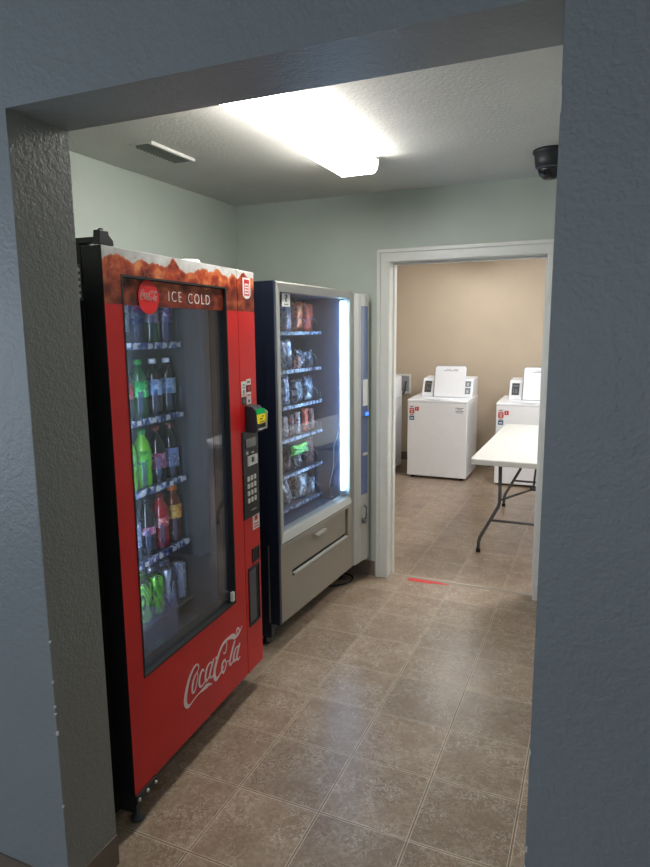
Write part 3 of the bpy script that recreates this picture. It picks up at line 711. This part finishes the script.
# lower panel with the delivery flap
m = MB(); ring(m, .003, SW, SB, .543, .135, .826, .348, .530, -.004, .06); m.box(.135, .826, .02, .06, .348, .530, 1)
lp = obj('lower_panel', m, [M['taupe_metal'], M['rubber']], sn, .004)  # recess floor coloured black so the gap round the flap reads shaded
m = MB(); v = [(.135, .018, .348), (.826, .018, .348), (.826, .018, .530), (.135, .018, .530), (.150, .004, .372), (.806, .004, .372), (.806, .004, .522), (.150, .004, .522)]
m.box(.143, .818, .009, .022, .374, .522)
fl = obj('delivery_flap', m, M['taupe_metal'], lp, .004)
m = MB(); m.prism([(.395, .492), (.415, .478), (.50, .478), (.525, .492), (.50, .498), (.415, .498)], 'y', -.012, .006); obj('flap_handle', m, M['zinc'], fl, .002)
m = MB(); m.box(.150, .812, -.010, .010, .352, .364); obj('flap_lip', m, M['silver'], lp, .003)
# LED tube on the right inside the door
B('led_tube', (.842, .856, .036, .048, .632, 1.752), M['led_strip'], sn)
B('led_end_cap', (.838, .860, .034, .052, .612, .632), M['silver'], sn)
B('led_end_cap', (.838, .860, .034, .052, 1.752, 1.766), M['silver'], sn)
# right control column, angled back toward the wall
cd0 = lambda u: -.004 - .170 * (u - SW)          # the column face swings out towards the room
def cbox(name, ua, ub, z0, z1, mat, out, deep=.02, parent=None, bevel=0):
    mb = MB(); mb.prism([(ua, cd0(ua) - out), (ub, cd0(ub) - out), (ub, cd0(ub) + deep), (ua, cd0(ua) + deep)], 'z', z0, z1)
    return obj(name, mb, mat, parent or col, bevel)
cp = [(SW + .005, -.002), (SW + .012, cd0(SW + .012) - .006), (SW + .060, cd0(SW + .06) - .006), (SW + .098, cd0(SW + .098)), (CE - .016, cd0(CE - .016)), (CE - .010, cd0(CE) - .006), (CE, cd0(CE) + .006), (CE, .09), (SW + .005, .09)]
m = MB(); m.prism(cp, 'z', SB + .002, 1.800); col = obj('control_column', m, M['silver'], sn, .003)
cbox('payment_panel', SW + .098, CE - .014, .575, 1.728, M['payment_blue'], .0015)
cbox('paper_notice', SW + .116, CE - .018, 1.130, 1.290, M['white_paper'], .003)
cbox('blue_indicator', SW + .145, CE - .020, 1.068, 1.088, M['led_blue'], .009)
cbox('indicator_housing', SW + .112, CE - .018, 1.060, 1.066, M['navy'], .010)
cbox('coin_slot', SW + .112, CE - .024, .822, .838, M['zinc'], .008)
m = MB(); uu = SW + .120
m.tube([(uu + .015, cd0(uu) - .004, .50), (uu + .006, cd0(uu) - .022, .49), (uu, cd0(uu) - .022, .46), (uu, cd0(uu) - .020, .42)], .005, 10)
m.lathe([(.018, 0), (.018, .014), (.012, .018)], 20, mat=Matrix.Translation((uu, cd0(uu) - .001, .405)) @ Matrix.Rotation(PI / 2, 4, 'X')); obj('door_lock', m, M['dark_slot'], col)

# question mark sticker
sk = B('sticker', (.128, .206, .0235, .0255, 1.700, 1.762), M['white_paper'], sn)
text('sticker_print', '?', .046, M['black_print'], sk, (.167, .0230, 1.738), sx=1.6, bold=.0016)
m = MB(); m.box(.147, .187, .0228, .0236, 1.708, 1.713); obj('sticker_print', m, M['grey_print'], sk)
for u in (.06, CE - .07):
    for d_ in (.12, SDP - .08):
        m = MB(); m.lathe([(.024, 0), (.024, .008), (.010, .014), (.010, .065)], 16, u, d_); obj('foot', m, M['black'], sn)
B('kick_plate', (.03, CE - .03, .16, .18, .03, .12), M['black'], sn)
# shelves, coils
sx = [.80, .67, .54, .41, .28, .15]; SS = .19
srows = [1.574, 1.368, 1.172, .990, .790, .600]
narrow = [.815, .750, .685, .620, .555, .490, .425, .360]
def coil_mesh(r, L, turns):
    m = MB(); n = turns * 14
    m.tube([(r * math.cos(2 * PI * i / 14), .0 + L * i / n, r + .004 + r * math.sin(2 * PI * i / 14)) for i in range(n + 1)], .0022, 5, cap=False)
    return m.mesh('coil', M['coil'])
CW = coil_mesh(.040, .34, 5); CN = coil_mesh(.026, .34, 8)
for i, zs in enumerate(srows):
    m = MB(); m.box(.056, .862, SS, .56, zs - .006, zs); m.box(.056, .060, SS, .56, zs, zs + .05); m.box(.858, .862, SS, .56, zs, zs + .05)
    tr = obj('shelf', m, M['navy_int'], sn)
    m = MB(); m.box(.056, .862, SS - .008, SS, zs - .012, zs + .008); rl = obj('price_rail', m, M['rail_dark'], tr, .002)
    lst = narrow if i == 3 else sx
    for u in lst: B('price_tag', (u - .014, u + .008, SS - .0095, SS - .007, zs - .008, zs + .005), M['tag_grey'], rl)
    for u in lst:
        c = link('coil', CN if i == 3 else CW, tr); c.location = (u, SS + .01, zs)
# loose cable bracket inside the door
m = MB(); m.tube([(.845, .07, .99), (.82, .09, .90), (.835, .10, .78), (.80, .11, .66), (.84, .12, .60)], .006, 8); obj('inner_cable', m, M['black_plastic'], sn)

def at_sn(u, d, z): return SA + Matrix.Rotation(SZ, 4, 'Z') @ Vector((u, d, z))
def bag_mesh(w, h, t, mat, seed, crimp):
    """pillow bag standing up: puffed middle, crimped ends, wrinkled sides"""
    rnd = random.Random(seed); nx, nz = 12, 16; v = []; f = []
    for side in (-1, 1):
        for j in range(nz + 1):
            for i in range(nx + 1):
                a = i / nx * 2 - 1; b = j / nz * 2 - 1
                e = min(1, (1 - abs(b)) / .22); puff = max(0, 1 - abs(a) ** 2.6) * max(0, 1 - abs(b) ** 3.2) ** .7
                wx = w / 2 * (1 - .10 * math.cos(b * PI / 2) * 1.0 + .04 * (abs(b) > .85))
                y = side * (t / 2 * puff + .0006) + (.004 * math.sin(a * 9 + seed) + .003 * math.sin(b * 11 + a * 5 + seed)) * (1 - puff * .4)
                v.append((a * wx, y, h / 2 + b * h / 2 + (.003 * math.sin(a * 6 + seed) if abs(b) > .9 else 0)))
    N = (nx + 1) * (nz + 1)
    for s_ in (0, 1):
        for j in range(nz):
            for i in range(nx):
                q = [s_ * N + j * (nx + 1) + i, s_ * N + j * (nx + 1) + i + 1, s_ * N + (j + 1) * (nx + 1) + i + 1, s_ * N + (j + 1) * (nx + 1) + i]
                f.append(q if s_ == 0 else q[::-1])
    def rim(a, b): f.append([a, b, b + N, a + N])
    for i in range(nx): rim(i, i + 1); rim(nz * (nx + 1) + i + 1, nz * (nx + 1) + i)
    for j in range(nz): rim((j + 1) * (nx + 1), j * (nx + 1)); rim(j * (nx + 1) + nx, (j + 1) * (nx + 1) + nx)
    m = MB(); m.add(v, f, 0, True); return m.mesh('snack_bag', mat)
def bagprint(name, cols, rough=.3, scale=22): return print_mat(name, cols, scale, rough, .25, (1, 1, 1), 1.6)
Gd = {
 'blue': bagprint('navy_chip_bag', [rgb(40, 60, 110), rgb(150, 160, 180), rgb(160, 70, 40)]),
 'orange': bagprint('orange_chip_bag', [rgb(190, 66, 24), rgb(236, 130, 50), rgb(60, 40, 40)]),
 'red': bagprint('red_orange_chip_bag', [rgb(196, 40, 26), rgb(226, 96, 50), rgb(90, 26, 26)]),
 'white': bagprint('white_silver_bag', [rgb(220, 226, 236), rgb(160, 176, 206), rgb(60, 80, 130)]),
 'brown': bagprint('brown_red_bag', [rgb(120, 50, 34), rgb(60, 34, 34), rgb(180, 120, 90)]),
 'black': bagprint('black_foil_bag', [rgb(24, 26, 34), rgb(50, 54, 66), rgb(190, 196, 210)]),
 'grey': bagprint('grey_foil_bag', [rgb(60, 64, 74), rgb(110, 116, 128), rgb(210, 214, 226)]),
 'candy': bagprint('red_white_wrapper', [rgb(200, 60, 50), rgb(225, 225, 230), rgb(90, 50, 50)], .3, 40),
 'candyd': bagprint('dark_wrapper', [rgb(40, 36, 44), rgb(120, 100, 100), rgb(200, 90, 60)], .3, 40),
 'green': bagprint('bright_green_bag', [rgb(60, 180, 40), rgb(130, 225, 60), rgb(30, 90, 50)]),
 'foil': bagprint('silver_foil_bag', [rgb(170, 172, 178), rgb(110, 100, 100), rgb(225, 225, 228)]),
}
def bag(label, u, row, w, h, mat, group='snack bags on the shelves of the snack machine', t=.045, tilt=0, dz=.004, name='snack_bag', cat='snack bag', d=.03):
    o = link(name, bag_mesh(w, h, t, Gd[mat], len(bpy.data.objects), .1))
    o.location = at_sn(u, SS + d + t / 2, srows[row] + dz); o.rotation_euler = (random.uniform(-.12, .0), tilt, SZ)
    return tag(o, label, cat, group)
bag('navy and brown chip bag under the question mark sticker, top shelf', .545, 0, .115, .150, 'blue', tilt=.18)
bag('orange chip bag in the middle of the top shelf', .672, 0, .115, .175, 'orange', tilt=.05)
bag('red orange chip bag at right of the top shelf', .796, 0, .115, .165, 'red', tilt=.08)
bag('white and silver snack bag at left of second shelf', .540, 1, .125, .165, 'white', tilt=-.05)
bag('brown red snack bag at the foot of white bag, second shelf', .565, 1, .10, .075, 'brown', d=-.014, t=.03, tilt=.1)
bag('dark foil bag in the middle of second shelf', .695, 1, .11, .105, 'black', tilt=.15)
bag('dark foil bag at right end of second shelf', .808, 1, .10, .095, 'black', tilt=-.1)
bag('white silver bag at left of third shelf', .520, 2, .085, .165, 'white', tilt=.1)
bag('black foil bag in the middle of third shelf', .668, 2, .125, .135, 'black', tilt=-.05)
bag('grey foil bag at right end of third shelf', .800, 2, .11, .145, 'grey', tilt=.08)
gc = 'candy bars on the fourth shelf'
ords = ['leftmost', 'second from left', 'middle', 'second from right', 'rightmost']
for k, (u, mt, h, cn) in enumerate([(.500, 'candy', .12, 'red and white'), (.566, 'candyd', .125, 'dark'), (.640, 'candy', .13, 'red and white'), (.735, 'red', .14, 'red orange'), (.822, 'candyd', .13, 'dark')]):
    bag('%s wrapped candy bar, %s on the fourth shelf' % (cn, ords[k]), u, 3, .052 if k != 3 else .07, h, mt, gc, .022, .12, name='candy_bar', cat='candy bar')
bag('bright green candy bag hanging over the front of fifth shelf', .60, 4, .215, .055, 'green', dz=.100, d=-.012, t=.03)
bag('brown bag below the bright green bag, fifth shelf', .52, 4, .085, .13, 'brown', tilt=.1)
bag('green black bag below the bright green bag, right side', .655, 4, .085, .12, 'black', tilt=-.1)
bag('dark red candy bag at right end of fifth shelf', .80, 4, .10, .15, 'candyd', tilt=.1)
bag('silver brown foil bag leaning at left of bottom shelf', .54, 5, .10, .14, 'foil', tilt=-.35)
bag('large silver foil bag in the middle of bottom shelf', .685, 5, .14, .145, 'foil', tilt=.12)
bag('small dark foil bag at right end of bottom shelf', .805, 5, .09, .10, 'grey', tilt=.2)
# power cord on the floor below
m = MB(); pts = spline([(-1.62, 3.40, .006), (-1.47, 3.46, .006), (-1.39, 3.56, .006), (-1.41, 3.66, .006), (-1.52, 3.68, .006), (-1.70, 3.62, .006)], 8)
m.tube(pts, .0055, 8); tag(obj('power_cord', m, M['rubber']), 'black power cord looped on the floor under the snack machine', 'cord')

# ------------------------------------------------------------------ ceiling things of the niche
def light(name, label, x0, x1, y0, y1, zc, lens, group=None):
    t = thing(name, label, 'light', ((x0 + x1) / 2, (y0 + y1) / 2, zc), 0, group)
    w, l = (x1 - x0) / 2, (y1 - y0) / 2
    m = MB(); m.box(-w + .012, w - .012, -l, l, -.020, 0); obj('housing', m, M['vent'], t)
    m = MB(); m.prism([(-w, -.02), (w, -.02), (w - .006, -.058), (w - .022, -.075), (-w + .022, -.075), (-w + .006, -.058)], 'y', -l + .012, l - .012); obj('lens', m, lens, t)
    for s in (-1, 1):
        m = MB(); m.prism([(-w - .002, -.018), (w + .002, -.018), (w - .004, -.060), (w - .021, -.078), (-w + .021, -.078), (-w + .004, -.060)], 'y', s * l, s * (l - .012)); obj('end_cap', m, lens if s > 5 else M['white_trim'], t)
    return t
light('fluorescent_light', 'long bright fluorescent light on the ceiling above the vending machines', -1.222, -1.015, 1.78, 3.0, ZC, M['tube_light'])
light('fluorescent_light', 'fluorescent light on the laundry ceiling, glimpsed through the doorway top', -1.47, -1.19, 5.92, 7.13, ZC, M['laundry_light'], 'laundry ceiling lights')
light('fluorescent_light', 'added unseen ceiling light brightening the laundry, above the folding table', .02, .30, 4.25, 5.47, ZC, M['laundry_fill_light'], 'laundry ceiling lights')  # unseen lamp added to light the washer fronts
v_ = thing('ceiling_vent', 'white metal air vent on the ceiling near the left wall', 'vent', (-1.882, 2.505, ZC))
m = MB(); m.box(-.048, .048, -.145, .145, -.001, 0); obj('duct_opening', m, M['vent_dark'], v_)
m = MB()
m.box(-.062, -.046, -.16, .16, -.006, 0); m.box(.046, .062, -.16, .16, -.014, 0); m.box(-.046, .046, -.16, -.145, -.006, 0); m.box(-.046, .046, .145, .16, -.006, 0); obj('vent_frame', m, M['vent'], v_, .001)
m = MB()
for k in range(13):
    y = -.132 + k * .022
    m.prism([(y - .004, -.002), (y + .009, -.014), (y + .011, -.013), (y - .002, -.001)], 'x', -.046, .046)
obj('louvre', m, M['vent_grey'], v_)
cm = thing('dome_camera', 'black dome security camera on the ceiling beside the right wall edge', 'security camera', (-.262, 3.235, ZC))
m = MB(); m.lathe([(.079, -.0), (.081, -.012), (.074, -.018), (.070, -.055), (.066, -.075), (.058, -.080)], 32); obj('housing', m, M['black_plastic'], cm)
m = MB(); m.lathe([(.056, -.078), (.055, -.092), (.047, -.112), (.030, -.127), (.0, -.133)], 32); obj('dome', m, M['dome'], cm)
m = MB(); m.lathe([(.060, -.076), (.061, -.081), (.056, -.084)], 32); obj('trim_ring', m, M['dark_slot'], cm)

# ------------------------------------------------------------------ laundry
def washer(label, x0, y0, group='washers along the laundry back wall', closed=False, sticker_side=True):
    t = thing('top_load_washer', label, 'washing machine', (x0, y0, 0), 0, group)
    w, dpt, h = .64, .60, .855
    B('body', (0, w, 0, dpt, .025, h - .03), M['appliance'], t, .006)
    m = MB(); m.prism([(0, h - .028), (0, h - .006), (.02, h), (dpt - .32, h + .012), (dpt, h + .02), (dpt, h - .028)], 'x', -.003, w + .003); dk = obj('top_deck', m, M['appliance'], t, .005)
    m = MB(); m.lathe([(.001, .0), (.16, .0), (.16, .004), (.15, .004), (.146, .001)], 30, w / 2 - .02, .155, mat=Matrix.Translation((0, 0, h + .003)) @ Matrix.Diagonal((1, .9, 1, 1)))
    obj('tub_opening', m, M['appliance'], dk)
    for x in (.05, w - .05):
        for y in (.05, dpt - .05):
            m = MB(); m.lathe([(.02, 0), (.02, .01), (.01, .026)], 12, x, y); obj('foot', m, M['rubber'], t)
    # raised console with a coin slide on the left and a control panel on the right
    cz0, cz1 = h + .012, h + .205
    pr = [(.255, cz0), (.33, cz1 - .012), (.345, cz1), (.57, cz1 + .015), (.59, cz1), (.59, cz0)]
    m = MB(); m.prism(pr, 'x', .085, w - .002); cs = obj('console', m, M['appliance'], t, .006)
    for (u0, u1, za, zb_, mt, nm) in ((.110, .185, .045, .165, 'dark_slot', 'coin_slide_panel'), (w - .150, w - .026, .112, .170, 'appliance_grey', 'display_panel'), (w - .150, w - .026, .035, .100, 'appliance_grey', 'button_panel')):
        k = .075 / .181
        m = MB(); pts = [(.251 + za * k, cz0 + za), (.251 + zb_ * k, cz0 + zb_), (.26 + zb_ * k, cz0 + zb_), (.26 + za * k, cz0 + za)]
        m.prism(pts, 'x', u0, u1); o = obj(nm, m, M[mt], cs, .001)
        m = MB()
        if nm == 'coin_slide_panel':
            for q in range(3): m.box(u0 + .014 + q * .018, u0 + .022 + q * .018, .246 + (za + .02) * k, .275 + za * k, cz0 + za + .02, cz0 + za + .068)
            m.box(u0 + .01, u1 - .01, .249 + (za + .085) * k, .30 + za * k, cz0 + za + .085, cz0 + za + .10)
            obj('coin_slide', m, M['chrome'], o)
        else:
            for q in range(3): m.box(u0 + .012 + q * .036, u0 + .030 + q * .036, .249 + (za + .012) * k, .275 + za * k, cz0 + za + .012, cz0 + za + (.026 if q % 2 else .04))
            obj('button', m, M['white_paper'], o)
    # open lid leaning back against the console
    mt = Matrix.Translation((.225, .246, h + .010)) @ Matrix.Rotation(math.radians(-15), 4, 'X')
    m = MB(); m.prism([(0, 0), (.335, 0), (.335, .322), (.323, .338), (.012, .338), (0, .322)], 'y', -.022, 0, mat=mt); ld = obj('lid', m, M['appliance'], t, .005)
    m = MB(); m.box(.09, .25, -.0232, -.021, .285, .292, mat=mt); m.box(.12, .17, -.0232, -.021, .300, .305, mat=mt); m.box(.2, .25, -.0232, -.021, .300, .305, mat=mt); obj('lid_print', m, M['recess_grey'], ld)
    m = MB(); m.tube([mt @ Vector(p) for p in ((-.004, -.011, .0), (-.004, -.011, .32), (.012, -.011, .343), (.323, -.011, .343), (.339, -.011, .32))], .004, 8); obj('lid_seal', m, M['recess_grey'], ld)
    # stickers on the front
    def st(n, x, z, ww, hh, mat, pr=None, pm='white_paper'):
        o = B(n, (x, x + ww, -.0015, .002, z, z + hh), M[mat], t)
        if pr:
            mb = MB()
            for a, b, c, d in pr: mb.box(x + ww * a, x + ww * b, -.0022, 0, z + hh * c, z + hh * d)
            obj('sticker_print', mb, M[pm], o)
    st('sticker', .022, .762, .052, .030, 'white_paper', [(.2, .8, .3, .6)], 'blue_print')
    st('sticker', .022, .705, .052, .055, 'red_print', [(.15, .85, .62, .78), (.3, .7, .2, .45)])
    st('sticker', .022, .680, .052, .024, 'white_paper', [(.15, .85, .3, .6)], 'grey_print')
    st('sticker', .022, .632, .052, .046, 'blue_print', [(.2, .8, .3, .6)])
    st('sticker', .082, .735, .042, .042, 'red_print', [(.42, .58, .2, .8), (.3, .5, .6, .75)])
    if sticker_side:
        m = MB()
        for k_, (a, b) in enumerate(((0, .085), (.018, .070), (0, .088), (.01, .08))): m.box(.515 + a, .515 + b, -.0012, .002, .775 - k_ * .016, .781 - k_ * .016)
        obj('printed_notice', m, M['grey_print'], t)
    return t
washer('white coin-operated washer with open lid, in full view through the doorway', -1.885, 6.575)
washer('white coin-operated washer with open lid, behind the white folding table', -.945, 6.53)
washer('white washer at the far left, mostly hidden by the door casing', -2.745, 6.50)
# washer outlet box on the wall
ob = thing('washer_outlet_box', 'white wall box with hose taps on the beige wall, left of the washer', 'outlet box', (-2.215, YL, .94))
m = MB(); ring(m, -.105, .105, -.122, .122, -.08, .08, -.09, .098, -.014, 0); obj('box_frame', m, M['white_trim'], ob, .002)
m = MB(); m.box(-.08, .08, -.003, 0, -.09, .098); obj('box_recess', m, M['recess_grey'], ob)
for x in (-.03, .05):
    m = MB(); m.tube([(x, -.004, .03), (x, -.035, .02), (x, -.045, -.02)], .009, 10); m.box(x - .012, x + .012, -.05, -.03, .022, .034); obj('tap', m, M['dark_slot'], ob)
m = MB(); m.tube(spline([(-2.165, 7.455, .92), (-2.17, 7.44, .86), (-2.21, 7.42, .79), (-2.24, 7.35, .70), (-2.26, 7.30, .5)], 6), .010, 10)
m.tube(spline([(-2.245, 7.455, .92), (-2.24, 7.43, .85), (-2.25, 7.40, .72), (-2.3, 7.33, .5)], 6), .010, 10)
hs = obj('water_hose', m, M['hose'], ob); hs.data.transform(Matrix.Translation((2.215, -YL, -.94)))

# folding table
ft = thing('folding_table', 'white plastic folding table with grey metal legs inside the laundry', 'table', (-.39, 5.075, 0))
hw, hl = .38, .875
def rrect(w, l, r, n=6):
    p = []
    for cx_, cy_, a0 in ((w - r, l - r, 0), (-w + r, l - r, 90), (-w + r, -l + r, 180), (w - r, -l + r, 270)):
        for k in range(n + 1):
            a = math.radians(a0 + 90 * k / n); p.append((cx_ + r * math.cos(a), cy_ + r * math.sin(a)))
    return p
m = MB(); m.prism(rrect(hw, hl, .045), 'z', .690, .730); obj('tabletop', m, M['table_white'], ft, .008, 3)
m = MB(); ring(m, -.30, .30, -.78, .78, -.275, .275, -.755, .755, 0, 1)
m = MB()
for x in (-.27, .27): m.box(x - .012, x + .012, -.78, .78, .665, .690)
obj('apron_rail', m, M['table_leg'], ft)
for ys, s in ((-.625, -1), (.675, 1)):
    for sxn in (-1, 1):
        m = MB(); path = [(sxn * .212, ys, .68), (sxn * .208, ys, .385), (sxn * .215, ys, .35), (sxn * .335, ys, .115), (sxn * .345, ys, .08), (sxn * .347, ys, .012)]
        m.tube(path, .0125, 10); lg = obj('leg', m, M['table_leg'], ft)
        m = MB(); m.lathe([(.016, 0), (.016, .022), (.013, .026)], 12, sxn * .347, ys); obj('leg_cap', m, M['rubber'], lg)
    m = MB(); m.tube([(-.268, ys, .245), (.268, ys, .245)], .009, 8); m.tube([(-.212, ys, .672), (.212, ys, .672)], .010, 8); obj('cross_bar', m, M['table_leg'], ft)
    m = MB(); y2 = ys - s * .16; y3 = ys - s * .40
    m.tube([(-.20, ys, .40), (0, y2, .46)], .008, 8); m.tube([(.20, ys, .40), (0, y2, .46)], .008, 8); m.tube([(0, y2, .46), (0, y3, .68)], .008, 8)
    m.box(-.02, .02, y2 - .02, y2 + .02, .45, .47); obj('leg_brace', m, M['table_leg'], ft)

# ------------------------------------------------------------------ light and camera
def area(name, loc, rot, sx_, sy_, power, col):
    d = bpy.data.lights.new(name, 'AREA'); d.shape = 'RECTANGLE'; d.size = sx_; d.size_y = sy_; d.energy = power; d.color = col
    o = bpy.data.objects.new(name, d); C.objects.link(o); o.location = loc; o.rotation_euler = rot
    return o
area('daylight_hall_left', (-3.26, -1.0, 1.4), (0, -PI / 2, 0), 1.4, 2.7, 32, (.80, .89, 1))
area('added_daylight_hall_rear', (0, -3.56, 1.3), (PI / 2, 0, 0), 3.1, 1.5, 17, (.88, .93, 1))  # added lamp in the unseen rear window lifts the hall walls
area('added_daylight_laundry', (LX1 + .09, 5.8, 1.5), (0, PI / 2, 0), 1.0, 1.5, 34, (.86, .93, 1))  # added lamp in the unseen side window brightens the laundry

wd = bpy.data.worlds.new('world'); bpy.context.scene.world = wd; wd.use_nodes = True
wt = wd.node_tree; bg = wt.nodes['Background']
bg.inputs[0].default_value = (.62, .76, 1, 1); bg.inputs[1].default_value = .8

cd_ = bpy.data.cameras.new('camera'); cam = bpy.data.objects.new('camera', cd_); C.objects.link(cam)
yaw, pitch, roll, fpx, H = .4104, .1594, -.0085, 631.87, 1.5781
fwd = Vector((-math.sin(yaw) * math.cos(pitch), math.cos(yaw) * math.cos(pitch), -math.sin(pitch)))
r0 = Vector((math.cos(yaw), math.sin(yaw), 0)); u0 = r0.cross(fwd)
r2 = r0 * math.cos(roll) + u0 * math.sin(roll); u2 = -r0 * math.sin(roll) + u0 * math.cos(roll)
mt = Matrix((r2, u2, -fwd)).transposed().to_4x4(); mt.translation = (0, 0, H); cam.matrix_world = mt
cd_.sensor_fit = 'VERTICAL'; cd_.sensor_height = 24; cd_.lens = 24 * fpx / 867; cd_.clip_start = .05
sc = bpy.context.scene; sc.camera = cam
sc.view_settings.view_transform = 'Standard'; sc.view_settings.look = 'None'; sc.view_settings.gamma = 1; sc.view_settings.exposure = 0
sc.view_settings.use_curve_mapping = False
